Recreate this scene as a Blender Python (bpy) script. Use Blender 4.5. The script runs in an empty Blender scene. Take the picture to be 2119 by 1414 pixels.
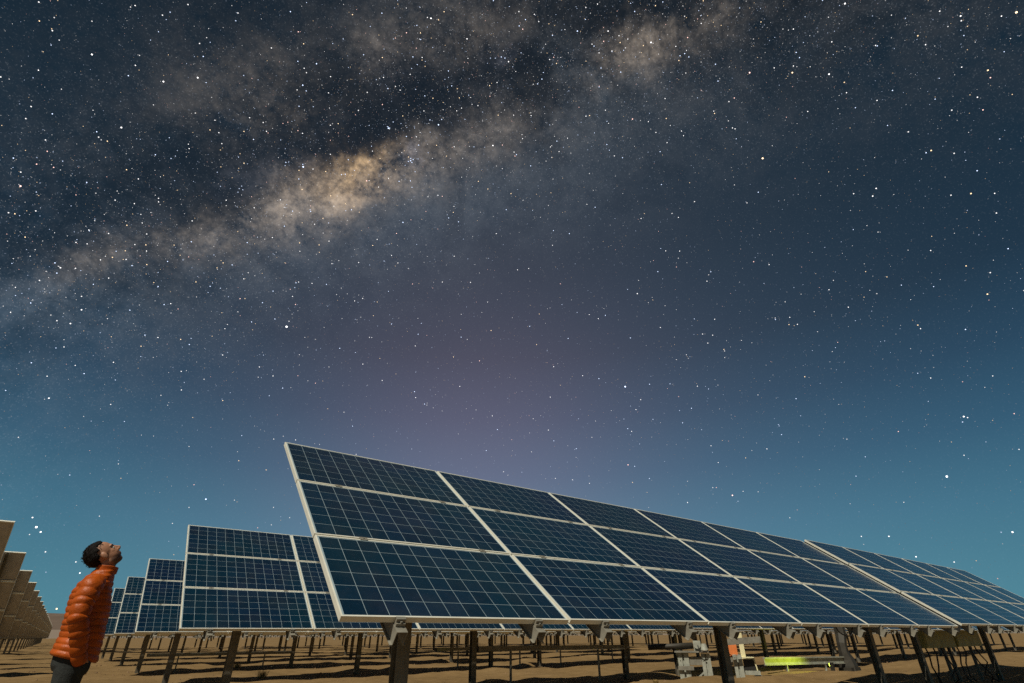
import bpy, math, random
import numpy as np
from mathutils import Vector, Matrix

scene = bpy.context.scene
col = scene.collection
R = math.radians

# ------------------------------------------------------------------ camera
CAM = Vector((-1.367, -3.540, 1.016))
YAW, PITCH, ROLL = R(37.78), R(29.89), R(-0.32)
fw = Vector((math.sin(YAW) * math.cos(PITCH), math.cos(YAW) * math.cos(PITCH), math.sin(PITCH)))
rt0 = Vector((math.cos(YAW), -math.sin(YAW), 0))
up0 = rt0.cross(fw)
rt = rt0 * math.cos(ROLL) + up0 * math.sin(ROLL)
up = up0 * math.cos(ROLL) - rt0 * math.sin(ROLL)
cam_data = bpy.data.cameras.new('camera')
cam_data.sensor_width = 36.0
cam_data.lens = 36.0 * 1057.7 / 2119.0
cam_data.clip_start = 0.05
cam_data.clip_end = 40000
cam = bpy.data.objects.new('camera', cam_data)
m = Matrix(((rt.x, up.x, -fw.x, CAM.x), (rt.y, up.y, -fw.y, CAM.y), (rt.z, up.z, -fw.z, CAM.z), (0, 0, 0, 1)))
cam.matrix_world = m
col.objects.link(cam)
scene.camera = cam

# ------------------------------------------------------------------ view settings
scene.view_settings.view_transform = 'Standard'
scene.view_settings.look = 'None'
scene.view_settings.exposure = 0.0
scene.view_settings.gamma = 1.0
scene.view_settings.use_curve_mapping = False
scene.cycles.use_denoising = False
scene.cycles.max_bounces = 6
scene.cycles.sample_clamp_indirect = 3.0

# ------------------------------------------------------------------ moon (the one sun lamp)
MOON = Vector((-0.54, -0.22, 0.80)).normalized()      # towards the moon
ld = bpy.data.lights.new('moon', 'SUN')
ld.energy = 3.8
ld.angle = R(0.5)
ld.color = (1.0, 0.93, 0.78)
lo = bpy.data.objects.new('moon', ld)
lo.rotation_euler = MOON.to_track_quat('Z', 'Y').to_euler()
lo.location = (-60, -20, 120)
col.objects.link(lo)


# ------------------------------------------------------------------ node helpers
def lin(r, g, b):
    f = lambda c: (c / 255 / 12.92) if c / 255 <= 0.04045 else ((c / 255 + 0.055) / 1.055) ** 2.4
    return (f(r), f(g), f(b), 1.0)


class S:
    """a scalar socket with arithmetic"""
    def __init__(s, nt, sock): s.nt, s.k = nt, sock
    def op(s, o, other=None, third=None, clamp=False):
        n = s.nt.nodes.new('ShaderNodeMath'); n.operation = o; n.use_clamp = clamp
        s.nt.links.new(s.k, n.inputs[0])
        for i, v in ((1, other), (2, third)):
            if v is None: continue
            if isinstance(v, S): s.nt.links.new(v.k, n.inputs[i])
            else: n.inputs[i].default_value = v
        return S(s.nt, n.outputs[0])
    def __add__(s, o): return s.op('ADD', o)
    def __sub__(s, o): return s.op('SUBTRACT', o)
    def __mul__(s, o): return s.op('MULTIPLY', o)
    def exp(s): return s.op('EXPONENT')


def dot(nt, vec, d):
    n = nt.nodes.new('ShaderNodeVectorMath'); n.operation = 'DOT_PRODUCT'
    nt.links.new(vec, n.inputs[0]); n.inputs[1].default_value = d
    return S(nt, n.outputs['Value'])


def noise(nt, vec, scale, detail=6, rough=0.55, dist=0.0, off=None):
    if off:
        a = nt.nodes.new('ShaderNodeVectorMath'); a.operation = 'ADD'
        nt.links.new(vec, a.inputs[0]); a.inputs[1].default_value = off; vec = a.outputs[0]
    n = nt.nodes.new('ShaderNodeTexNoise')
    n.inputs['Scale'].default_value = scale; n.inputs['Detail'].default_value = detail
    n.inputs['Roughness'].default_value = rough; n.inputs['Distortion'].default_value = dist
    nt.links.new(vec, n.inputs['Vector'])
    return S(nt, n.outputs['Fac'])


def scaled(nt, s, color):
    n = nt.nodes.new('ShaderNodeVectorMath'); n.operation = 'SCALE'
    n.inputs[0].default_value = color[:3]; nt.links.new(s.k, n.inputs['Scale'])
    return n.outputs[0]


def vadd(nt, a, b):
    n = nt.nodes.new('ShaderNodeVectorMath'); n.operation = 'ADD'
    nt.links.new(a, n.inputs[0]); nt.links.new(b, n.inputs[1])
    return n.outputs[0]


def azel(az, el):
    az, el = R(az), R(el)
    return (math.sin(az) * math.cos(el), math.cos(az) * math.cos(el), math.sin(el))


# ------------------------------------------------------------------ night sky: airglow, moonlit air and the Milky Way
GN, GG, GT = (-0.743, -0.402, 0.535), (0.150, 0.680, 0.718), (0.652, -0.614, 0.445)   # galactic pole, centre, direction of the band
LOBES = "2.2,0.1,1.78,1.03,0.28,core 0.5,-1.0,3.11,1.70,0.2,core -2.1,-2.1,4.72,2.12,0.08,warm 6.6,-2.0,2.90,1.84,0.085,warm 7.3,-1.5,0.67,0.67,0.1,blue -6.7,-2.0,5.03,1.83,0.085,warm -13.2,-0.7,3.83,1.49,0.055,warm -15.7,0.0,1.84,0.98,0.05,warm -23.4,0.5,2.18,1.02,0.07,warm -23.1,-2.2,3.79,1.71,0.035,grey -28.7,-0.6,3.69,1.51,0.04,grey 12.0,-2.0,3.87,2.03,0.05,warm 17.8,-2.2,3.82,2.15,0.04,warm 31.9,-0.1,2.53,1.60,0.085,warm 30.0,-0.2,3.01,1.81,0.05,warm 36.6,-0.6,3.20,1.40,0.05,warm 23.9,2.1,1.54,1.54,0.05,grey 26.6,-2.3,4.54,2.27,0.035,grey 19.0,3.8,0.97,0.53,0.06,blue -4.0,7.2,3.50,2.47,0.04,warm -2.2,5.4,1.37,1.11,0.035,warm 8.6,7.8,4.68,2.13,0.045,warm -6.9,10.8,4.17,2.65,0.015,warm 3.6,5.9,1.74,1.74,0.025,warm 18.1,6.6,4.69,2.13,0.025,warm 10.3,9.3,6.23,2.08,0.015,grey -9.9,1.8,1.70,0.77,0.05,blue -5.0,2.0,2.65,1.32,0.02,blue 8.8,5.1,2.22,2.22,0.012,blue 1.7,-6.6,11.49,3.00,0.035,grey 12.5,-7.6,13.23,4.58,0.022,grey 28.4,-8.2,14.18,5.20,0.014,grey -12.9,-4.3,11.54,2.66,0.02,grey"
LANES = "2.0,6.6,1.93,1.37,1.6 7.1,3.2,3.41,1.73,1.4 4.3,2.1,3.22,1.01,1.3 -6.0,2.9,3.90,1.08,0.7 4.0,8.5,1.05,1.67,0.8 21.1,-0.5,1.85,1.85,1.3 21.4,1.9,1.34,1.79,0.9 -12.0,1.3,2.94,0.67,0.9 11.2,2.4,1.84,2.76,0.8 29.9,3.0,3.71,0.91,1 -10.3,0.3,1.73,0.61,0.8 0.7,2.3,2.72,0.54,0.9 -11.2,5.1,4.82,1.61,0.5 15.5,2.7,2.73,1.82,0.5 4.6,0.6,1.88,0.66,0.7"
world = bpy.data.worlds.new('World')
scene.world = world
world.use_nodes = True
nt = world.node_tree
nt.nodes.clear()
out = nt.nodes.new('ShaderNodeOutputWorld')
bg = nt.nodes.new('ShaderNodeBackground')
nt.links.new(bg.outputs[0], out.inputs[0])
tc = nt.nodes.new('ShaderNodeTexCoord')
nrm = nt.nodes.new('ShaderNodeVectorMath'); nrm.operation = 'NORMALIZE'
nt.links.new(tc.outputs['Generated'], nrm.inputs[0])
D = nrm.outputs[0]
# moonlit air: a faint Nishita sky with the moon as its sun
sky = nt.nodes.new('ShaderNodeTexSky')
sky.sky_type = 'NISHITA'
sky.sun_disc = False
sky.sun_elevation = math.asin(MOON.z)
sky.sun_rotation = math.atan2(MOON.x, MOON.y)
skys = nt.nodes.new('ShaderNodeVectorMath'); skys.operation = 'SCALE'
nt.links.new(sky.outputs[0], skys.inputs[0]); skys.inputs['Scale'].default_value = 0.0004
# airglow brightening towards the horizon
ramp = nt.nodes.new('ShaderNodeValToRGB')
nt.links.new(dot(nt, D, (0, 0, 1)).k, ramp.inputs[0])
stops = [(0.0, (74, 133, 147)), (0.06, (72, 127, 145)), (0.16, (61, 111, 134)), (0.26, (45, 87, 112)), (0.36, (33, 66, 89)), (0.47, (23, 48, 66)), (0.62, (17, 39, 54)), (0.80, (10, 30, 43)), (1.0, (7, 24, 36))]
while len(ramp.color_ramp.elements) < len(stops): ramp.color_ramp.elements.new(0.5)
for e, (p, c) in zip(ramp.color_ramp.elements, stops):
    e.position = p; e.color = lin(*c)
acc = vadd(nt, ramp.outputs[0], skys.outputs[0])


def glow(az, el, sig, color):
    d = dot(nt, D, azel(az, el))
    return scaled(nt, ((d - 1.0) * (1.0 / (R(sig) ** 2))).exp(), color)


for g in ((33, 11, 14, (0.074, 0.028, 0.040)), (32, 24, 22, (0.030, 0.032, 0.040)), (62, 12, 20, (0.012, 0.014, 0.020))):
    acc = vadd(nt, acc, glow(*g))
# galactic longitude and latitude in degrees, stirred by turbulence so that clouds fray
w1 = noise(nt, D, 9.0, 5, 0.6) - 0.5
w2 = noise(nt, D, 9.0, 5, 0.6, off=(7, 3, 1)) - 0.5
w3 = noise(nt, D, 26.0, 4, 0.6, off=(1, 9, 4)) - 0.5
lon = dot(nt, D, GT).op('ARCTAN2', dot(nt, D, GG)) * (180 / math.pi)
lat = dot(nt, D, GN).op('ARCSINE') * (180 / math.pi)
w4 = noise(nt, D, 60.0, 4, 0.65, off=(4, 1, 6)) - 0.5
lonw = lon + w1 * 3.5 + w3 * 4.0 + w4 * 2.6
latw = lat + w2 * 3.0 + w3 * 3.4 - w4 * 2.2


def lobe(l, b, sl, sb, amp):
    dx = (lonw - l) * (1 / sl)
    dy = (latw - b) * (1 / sb)
    return ((dx * dx + dy * dy) * -0.5).exp() * amp


groups = {}
for t in LOBES.split():
    l, b, sl, sb, amp, k = t.split(',')
    v = lobe(float(l), float(b), float(sl), float(sb), float(amp))
    groups[k] = groups[k] + v if k in groups else v
dark = None
for t in LANES.split():
    v = lobe(*[float(x) for x in t.split(',')])
    dark = v if dark is None else dark + v
# the band goes on all round the sky
band = (((latw - 2.0) * (1 / 9.0)).op('POWER', 2.0) * -0.5).exp()
fine = noise(nt, D, 13.0, 9, 0.62, 0.3, off=(3, 3, 8))
fine2 = noise(nt, D, 40.0, 8, 0.68, 0.2, off=(9, 2, 8))
fine = fine * 0.62 + fine2 * 0.38
fine3 = noise(nt, D, 120.0, 5, 0.7, 0.0, off=(5, 7, 2))
fine = fine * 0.72 + fine3 * 0.28
mottle = ((fine - 0.5) * 6.6 + 0.82).op('MAXIMUM', 0.06)
rift = (noise(nt, D, 7.0, 8, 0.6, 0.6, off=(2, 5, 5)) - 0.5).op('MULTIPLY', 6.0, clamp=True)
ridge_n = noise(nt, D, 14.0, 7, 0.66, 0.35, off=(6, 6, 1))
veins = ((ridge_n - 0.5).op('ABSOLUTE') * -2.0 + 1.0).op('POWER', 7.0)
veins = veins * (((latw - 4.0) * (1 / 5.5)).op('POWER', 2.0) * -0.5).exp()
trans = (dark * -1.0 - rift * 0.6 - veins * 1.2).exp()
# dust also dims the glow of the band behind it
dim = (trans - 1.0) * band * 0.45 + 1.0
vs_ = nt.nodes.new('ShaderNodeVectorMath'); vs_.operation = 'SCALE'
nt.links.new(acc, vs_.inputs[0]); nt.links.new(dim.k, vs_.inputs['Scale']); acc = vs_.outputs[0]
tint = {'core': (1.85, 1.18, 0.54), 'warm': (1.62, 1.28, 0.95), 'grey': (0.52, 0.66, 0.80), 'blue': (0.75, 0.85, 1.25)}
groups['warm'] = groups['warm'] + band * 0.015
for k, s in groups.items():
    s = s * mottle * trans if k != 'grey' else s * (mottle * 0.5 + 0.5) * trans
    acc = vadd(nt, acc, scaled(nt, s, tint[k]))
# unresolved faint stars as fine speckle along the band and thinly elsewhere
sp = (noise(nt, D, 420.0, 2, 0.7) - 0.58).op('MULTIPLY', 4.0, clamp=True)
acc = vadd(nt, acc, scaled(nt, sp * (band * trans + 0.20), (0.13, 0.14, 0.15)))
nt.links.new(acc, bg.inputs[0])
bg.inputs[1].default_value = 1.0
world.cycles.sampling_method = 'MANUAL'
world.cycles.sample_map_resolution = 512


# ------------------------------------------------------------------ materials
def mat(name, color, rough=0.6, metal=0.0, spec=0.5, var=0.0, vscale=6.0, bump=0.0, bscale=60.0, coat=0.0, emit=None, coords='Object', tone=None):
    mt = bpy.data.materials.new(name); mt.use_nodes = True
    n = mt.node_tree; b = n.nodes['Principled BSDF']
    b.inputs['Base Color'].default_value = (*color, 1)
    b.inputs['Roughness'].default_value = rough
    b.inputs['Metallic'].default_value = metal
    b.inputs['Specular IOR Level'].default_value = spec
    b.inputs['Coat Weight'].default_value = coat
    t = n.nodes.new('ShaderNodeTexCoord')
    if var:
        f = noise(n, t.outputs[coords], vscale, 6, 0.6)
        mx = n.nodes.new('ShaderNodeMix'); mx.data_type = 'RGBA'
        c2 = tone or tuple(c * (1 - var) for c in color)
        mx.inputs['A'].default_value = (*c2, 1)
        mx.inputs['B'].default_value = (*[min(1, c * (1 + var * 0.5)) for c in color], 1)
        n.links.new(((f - 0.3) * 2.5).op('ADD', 0.0, clamp=True).k, mx.inputs['Factor'])
        n.links.new(mx.outputs['Result'], b.inputs['Base Color'])
    if bump:
        f = noise(n, t.outputs[coords], bscale, 5, 0.6)
        bp = n.nodes.new('ShaderNodeBump'); bp.inputs['Strength'].default_value = bump; bp.inputs['Distance'].default_value = 0.02
        n.links.new(f.k, bp.inputs['Height']); n.links.new(bp.outputs[0], b.inputs['Normal'])
    if emit:
        b.inputs['Emission Color'].default_value = (*emit[0], 1); b.inputs['Emission Strength'].default_value = emit[1]
    return mt


M = {}
M['frame'] = mat('anodised aluminium', (0.80, 0.78, 0.67), 0.42, 0.1, 0.5, var=0.15, vscale=3.0)
M['sheet'] = mat('white backsheet', (0.30, 0.39, 0.43), 0.45, 0, 0.5, var=0.1)
M['back'] = mat('dusty backsheet underside', (0.50, 0.46, 0.39), 0.8, 0, 0.2, var=0.25, vscale=4)
M['steel'] = mat('galvanised steel', (0.25, 0.235, 0.19), 0.6, 0.2, 0.5, var=0.3, vscale=9, bump=0.1)
M['post'] = mat('dusty galvanised post', (0.19, 0.17, 0.13), 0.65, 0.15, 0.4, var=0.35, vscale=7, bump=0.12)
M['paleste'] = mat('pale painted steel', (0.36, 0.37, 0.31), 0.55, 0.0, 0.5, var=0.3, vscale=8, bump=0.1)
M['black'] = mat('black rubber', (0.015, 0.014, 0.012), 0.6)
M['orange_paint'] = mat('orange painted metal', (0.75, 0.22, 0.06), 0.5, var=0.15)
M['cream'] = mat('cream painted metal', (0.80, 0.74, 0.45), 0.5, var=0.12)
M['olive'] = mat('steel with olive light tint', (0.30, 0.26, 0.065), 0.55, var=0.3, vscale=5)  # yellow-green light on the cabinets, put into their base colour
M['dark'] = mat('dark steel', (0.05, 0.045, 0.035), 0.6, 0.2, var=0.3)
M['led'] = mat('amber lens', (0.9, 0.5, 0.1), 0.3, emit=((1.0, 0.45, 0.05), 14))
M['lamp'] = mat('yellow green lamp lens', (0.8, 0.9, 0.2), 0.3, emit=((0.80, 1.0, 0.10), 12))
M['stone'] = mat('desert stone', (0.23, 0.145, 0.08), 0.9, 0, 0.2, var=0.4, vscale=20)
M['straw'] = mat('dry straw', (0.36, 0.25, 0.09), 0.8, 0, 0.2, var=0.4, vscale=30)
M['hill'] = mat('far hill', (0.15, 0.11, 0.085), 0.95, 0, 0.1, var=0.3, vscale=0.004, coords='Object')
M['plain'] = mat('pale far plain', (0.24, 0.19, 0.15), 0.95, 0, 0.1)

# solar cell: dark polycrystalline silicon under glass, three thin busbars across each cell
mc = bpy.data.materials.new('solar cell'); mc.use_nodes = True
n = mc.node_tree; b = n.nodes['Principled BSDF']
t = n.nodes.new('ShaderNodeTexCoord')
geo = n.nodes.new('ShaderNodeNewGeometry')
oi = n.nodes.new('ShaderNodeObjectInfo')
f = noise(n, geo.outputs['Position'], 0.9, 3, 0.5)
f2 = noise(n, geo.outputs['Position'], 38.0, 2, 0.6)
mx = n.nodes.new('ShaderNodeMix'); mx.data_type = 'RGBA'
mx.inputs['A'].default_value = (0.0022, 0.0205, 0.0390, 1); mx.inputs['B'].default_value = (0.0036, 0.0145, 0.0400, 1)
n.links.new(((f - 0.35) * 3.0).op('ADD', 0.0, clamp=True).k, mx.inputs['Factor'])
mx2 = n.nodes.new('ShaderNodeMix'); mx2.data_type = 'RGBA'; mx2.blend_type = 'MULTIPLY'
mx2.inputs['Factor'].default_value = 1.0
n.links.new(mx.outputs['Result'], mx2.inputs['A'])
cmb = n.nodes.new('ShaderNodeCombineColor')
br = S(n, oi.outputs['Random']) * 0.3 + f2 * 0.5 + 0.6
for i in range(3): n.links.new(br.k, cmb.inputs[i])
n.links.new(cmb.outputs[0], mx2.inputs['B'])
dst = noise(n, geo.outputs['Position'], 2.2, 7, 0.65, 0.5)
mx3 = n.nodes.new('ShaderNodeMix'); mx3.data_type = 'RGBA'          # thin film of desert dust on the glass
n.links.new(((dst - 0.45) * 0.16).op('MAXIMUM', 0.0).k, mx3.inputs['Factor'])
n.links.new(mx2.outputs['Result'], mx3.inputs['A']); mx3.inputs['B'].default_value = (0.22, 0.17, 0.11, 1)
n.links.new(mx3.outputs['Result'], b.inputs['Base Color'])
n.links.new((dst * 0.3 + 0.05).k, b.inputs['Roughness'])
b.inputs['Specular IOR Level'].default_value = 0.36
M['cell'] = mc


# ground: wind-blown reddish sand
mg = bpy.data.materials.new('desert sand'); mg.use_nodes = True
n = mg.node_tree; b = n.nodes['Principled BSDF']
t = n.nodes.new('ShaderNodeTexCoord'); P = t.outputs['Object']
a1 = noise(n, P, 0.35, 5, 0.6); a2 = noise(n, P, 3.0, 8, 0.65); a3 = noise(n, P, 60.0, 3, 0.6)
rp = n.nodes.new('ShaderNodeValToRGB')
els = [(0.25, (0.095, 0.060, 0.024)), (0.41, (0.165, 0.105, 0.043)), (0.54, (0.225, 0.145, 0.063)), (0.72, (0.34, 0.23, 0.112))]
while len(rp.color_ramp.elements) < len(els): rp.color_ramp.elements.new(0.5)
for e, (p, c) in zip(rp.color_ramp.elements, els): e.position = p; e.color = (*c, 1)
n.links.new((a1 * 0.4 + a2 * 0.42 + a3 * 0.18).k, rp.inputs[0]); n.links.new(rp.outputs[0], b.inputs['Base Color'])
b.inputs['Roughness'].default_value = 0.95; b.inputs['Specular IOR Level'].default_value = 0.15
bp = n.nodes.new('ShaderNodeBump'); bp.inputs['Strength'].default_value = 0.7; bp.inputs['Distance'].default_value = 0.05
n.links.new((a2 * 0.7 + a3 * 0.3).k, bp.inputs['Height']); n.links.new(bp.outputs[0], b.inputs['Normal'])
M['sand'] = mg


# ------------------------------------------------------------------ mesh helpers
class MB:
    def __init__(s): s.v = []; s.f = []; s.m = []
    def quad_box(s, x0, x1, y0, y1, z0, z1, mi=0):
        k = len(s.v)
        s.v += [(x0, y0, z0), (x1, y0, z0), (x1, y1, z0), (x0, y1, z0), (x0, y0, z1), (x1, y0, z1), (x1, y1, z1), (x0, y1, z1)]
        for q in ((3, 2, 1, 0), (4, 5, 6, 7), (0, 1, 5, 4), (1, 2, 6, 5), (2, 3, 7, 6), (3, 0, 4, 7)):
            s.f.append(tuple(k + i for i in q)); s.m.append(mi)
        return s
    def bar(s, a, b_, w, h, mi=0, upv=(0, 0, 1)):
        a, b_ = Vector(a), Vector(b_); d = (b_ - a).normalized(); u = Vector(upv)
        if abs(d.dot(u)) > 0.98: u = Vector((0, 1, 0))
        r = d.cross(u).normalized(); u = r.cross(d)
        k = len(s.v)
        for p in (a, b_):
            for sx, sy in ((-1, -1), (1, -1), (1, 1), (-1, 1)): s.v.append(tuple(p + r * sx * w / 2 + u * sy * h / 2))
        for q in ((0, 1, 2, 3), (7, 6, 5, 4), (0, 4, 5, 1), (1, 5, 6, 2), (2, 6, 7, 3), (3, 7, 4, 0)):
            s.f.append(tuple(k + i for i in q)); s.m.append(mi)
        return s
    def tube(s, pts, rad, seg=8, mi=0, cap=True, ell=None):
        """pts list of Vectors, rad number or list"""
        pts = [Vector(p) for p in pts]; nP = len(pts); k0 = len(s.v)
        rad = rad if isinstance(rad, (list, tuple)) else [rad] * nP
        prev = None
        for i, p in enumerate(pts):
            d = (pts[min(i + 1, nP - 1)] - pts[max(i - 1, 0)]).normalized()
            if prev is None:
                prev = d.orthogonal().normalized() if abs(d.z) > 0.9 else d.cross(Vector((0, 0, 1))).normalized()
                if abs(d.z) > 0.9: prev = (Vector((1, 0, 0)) - d * d.x).normalized()
            r = (prev - d * prev.dot(d)).normalized(); prev = r; u = d.cross(r)
            for j in range(seg):
                a = 2 * math.pi * j / seg
                s.v.append(tuple(p + r * math.cos(a) * rad[i] + u * math.sin(a) * rad[i] * (ell or 1)))
        for i in range(nP - 1):
            for j in range(seg):
                j2 = (j + 1) % seg
                s.f.append((k0 + i * seg + j, k0 + i * seg + j2, k0 + (i + 1) * seg + j2, k0 + (i + 1) * seg + j)); s.m.append(mi)
        if cap:
            s.f.append(tuple(k0 + j for j in reversed(range(seg)))); s.m.append(mi)
            s.f.append(tuple(k0 + (nP - 1) * seg + j for j in range(seg))); s.m.append(mi)
        return s
    def ellipsoid(s, c, r, rot=None, seg=20, rings=14, mi=0):
        k = len(s.v); c = Vector(c)
        for i in range(rings + 1):
            th = math.pi * i / rings
            for j in range(seg):
                a = 2 * math.pi * j / seg
                p = Vector((r[0] * math.sin(th) * math.cos(a), r[1] * math.sin(th) * math.sin(a), r[2] * math.cos(th)))
                if rot: p = rot @ p
                s.v.append(tuple(c + p))
        for i in range(rings):
            for j in range(seg):
                j2 = (j + 1) % seg
                s.f.append((k + i * seg + j, k + (i + 1) * seg + j, k + (i + 1) * seg + j2, k + i * seg + j2)); s.m.append(mi)
        return s
    def mesh(s, name, mats, smooth=False):
        me = bpy.data.meshes.new(name); me.from_pydata(s.v, [], s.f)
        for mm in mats: me.materials.append(M[mm] if isinstance(mm, str) else mm)
        me.polygons.foreach_set('material_index', s.m)
        if smooth: me.polygons.foreach_set('use_smooth', [True] * len(s.f))
        me.update(); return me
    def obj(s, name, mats, parent=None, smooth=False, loc=(0, 0, 0), rot=(0, 0, 0)):
        return link(name, s.mesh(name, mats, smooth), parent, loc, rot)


def link(name, data, parent=None, loc=(0, 0, 0), rot=(0, 0, 0)):
    o = bpy.data.objects.new(name, data); o.location = loc; o.rotation_euler = rot
    if parent: o.parent = parent
    col.objects.link(o); return o


def thing(name, label, cat, loc=(0, 0, 0), rz=0.0, group=None):
    o = link(name, None, None, loc, (0, 0, rz)); o.empty_display_size = 0.1
    return tag(o, label, cat, group)


def tag(o, label, cat=None, group=None, kind=None):
    o['label'] = label
    if cat: o['category'] = cat
    if group: o['group'] = group
    if kind: o['kind'] = kind
    return o


# ------------------------------------------------------------------ ground
rng = np.random.default_rng(5)
WAVES = []
for wl, amp in ((9, .022), (6, .018), (3.6, .014), (2.3, .011), (1.5, .008), (0.95, .006), (0.6, .004)):
    for _ in range(5):
        a = rng.uniform(0, 2 * math.pi)
        WAVES.append((2 * math.pi / wl * rng.uniform(.8, 1.25), a, rng.uniform(0, 6.28), amp * .62))
MOUNDS = [(10.6, 5.1, .16, 1.2, .7), (9.2, 4.3, .07, .9, .6), (12.6, 4.4, .10, 1.2, .6), (17.2, 3.6, .10, 1.6, .5)]
for _ in range(70):
    k = rng.integers(1, 6)
    MOUNDS.append((rng.uniform(2, 34), 1.2 + 6.17 * k + rng.uniform(-1.8, 1.8), rng.uniform(.03, .13), rng.uniform(.18, .5), rng.uniform(.15, .4)))


def gh(x, y):
    x = np.asarray(x, float); y = np.asarray(y, float)
    z = np.zeros_like(x)
    for k, a, ph, am in WAVES:
        z = z + am * np.sin(k * (x * math.cos(a) + y * math.sin(a)) + ph + 0.8 * np.sin(0.31 * k * (x * math.sin(a) - y * math.cos(a)) + ph))
    d = np.hypot(x - 5, y - 8)
    z = z * np.clip(1.4 - d / 130, 0, 1)
    for mx_, my_, h, sx, sy in MOUNDS: z = z + h * np.exp(-((x - mx_) / sx) ** 2 - ((y - my_) / sy) ** 2)
    return z


Ng, kk, Rg = 260, 8.2, 9000.0
tt = np.linspace(-1, 1, 2 * Ng + 1)
cs = np.sign(tt) * (np.exp(kk * np.abs(tt)) - 1) / (math.exp(kk) - 1) * Rg
gx, gy = np.meshgrid(cs + 6.0, cs + 5.0)
gz = gh(gx, gy)
me = bpy.data.meshes.new('ground')
nv = gx.size; W = 2 * Ng + 1
me.vertices.add(nv); me.vertices.foreach_set('co', np.stack([gx.ravel(), gy.ravel(), gz.ravel()], 1).ravel())
ii = (np.arange(W - 1)[:, None] * W + np.arange(W - 1)[None, :]).ravel()
qd = np.stack([ii, ii + 1, ii + W + 1, ii + W], 1)
nf = len(qd)
me.loops.add(nf * 4); me.loops.foreach_set('vertex_index', qd.ravel())
me.polygons.add(nf); me.polygons.foreach_set('loop_start', np.arange(nf) * 4)
me.polygons.foreach_set('use_smooth', np.ones(nf, bool))
me.materials.append(M['sand']); me.update(); me.validate()
tag(link('ground', me), 'reddish brown sandy desert ground under the panel rows', kind='structure')

# far plain and hill behind the left rows
mb = MB()
ridge = []
for i in range(61):
    az = R(-40 + 2.4 * i)
    h = 62 + 26 * math.sin(i * .35 + 1.2) + 14 * math.sin(i * .9) + 7 * math.sin(i * 2.3 + .5)
    h *= 0.66 + 0.5 * math.exp(-((math.degrees(az) + 5) / 7) ** 2)
    ridge.append((az, max(18, h)))
for az, h in ridge:
    for d, z in ((2300, -2), (2550, h * .35), (2800, h * .78), (3000, h), (3300, h * .6), (3800, -2)):
        dd = d + 60 * math.sin(az * 31 + d)
        mb.v.append((dd * math.sin(az), dd * math.cos(az), z))
for i in range(60):
    for j in range(5):
        a = i * 6 + j; mb.f.append((a, a + 1, a + 7, a + 6)); mb.m.append(0)
tag(mb.obj('hills', ['hill'], smooth=True), 'low brown desert hills on the far horizon', kind='structure')
mb = MB()
for i in range(61):
    az = R(-40 + 2.4 * i)
    for d, z in ((1250, 3.0), (1900, 6.0), (2420, 24.0)): mb.v.append((d * math.sin(az), d * math.cos(az), z if d > 1250 else -0.4))
for i in range(60):
    for j in range(2):
        a = i * 3 + j; mb.f.append((a, a + 1, a + 4, a + 3)); mb.m.append(0)
tag(mb.obj('far_plain', ['plain'], smooth=True), 'pale sloping plain at the foot of the far hills', kind='structure')

# ------------------------------------------------------------------ solar tables
PU, PV = 1.976, 1.012            # panel pitch along the row and up the slope
PW, PH, PD = 1.956, 0.992, 0.040
LIP = 0.013
CP, CW = 0.1588, 0.1547          # cell pitch, cell width
NX, NY = 12, 6
PITCH_ROW = 6.17
ZC = 1.12 + 1.508 * math.sin(R(36.55))
YC = 1.508 * math.cos(R(36.55))
TW = 6 * PU                      # one table is six panels long
TSTEP = TW + 0.15


def panel_base(mb):
    x, y = PW / 2, PH / 2
    mb.quad_box(-x, x, -y, -y + LIP, -PD, 0, 0); mb.quad_box(-x, x, y - LIP, y, -PD, 0, 0)
    mb.quad_box(-x, -x + LIP, -y + LIP, y - LIP, -PD, -0.0006, 0); mb.quad_box(x - LIP, x, -y + LIP, y - LIP, -PD, -0.0006, 0)
    # frame foot turned inwards at the back
    mb.quad_box(-x + LIP, x - LIP, -y + LIP, -y + LIP + .02, -PD + .0006, -PD + .003, 0)
    mb.quad_box(-x + LIP, x - LIP, y - LIP - .02, y - LIP, -PD + .0006, -PD + .003, 0)
    k = len(mb.v)
    X, Y = x - LIP, y - LIP
    mb.v += [(-X, -Y, -.004), (X, -Y, -.004), (X, Y, -.004), (-X, Y, -.004), (-X, -Y, -.009), (X, -Y, -.009), (X, Y, -.009), (-X, Y, -.009)]
    mb.f += [(k, k + 1, k + 2, k + 3), (k + 7, k + 6, k + 5, k + 4)]; mb.m += [1, 3]
    mb.quad_box(-.06, .06, Y - .13, Y - .05, -.03, -.0092, 4)      # junction box on the back


def cell_centres():
    for i in range(NX):
        for j in range(NY): yield (i - (NX - 1) / 2) * CP, (j - (NY - 1) / 2) * CP


def cell_plate(mb, cx, cy, mi):
    h = CW / 2; k = len(mb.v); z0, z1 = -.004, -.0035
    mb.v += [(cx - h, cy - h, z0), (cx + h, cy - h, z0), (cx + h, cy + h, z0), (cx - h, cy + h, z0),
             (cx - h, cy - h, z1), (cx + h, cy - h, z1), (cx + h, cy + h, z1), (cx - h, cy + h, z1)]
    for q in ((4, 5, 6, 7), (0, 1, 5, 4), (1, 2, 6, 5), (2, 3, 7, 6), (3, 0, 4, 7)):
        mb.f.append(tuple(k + a for a in q)); mb.m.append(mi)


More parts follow.
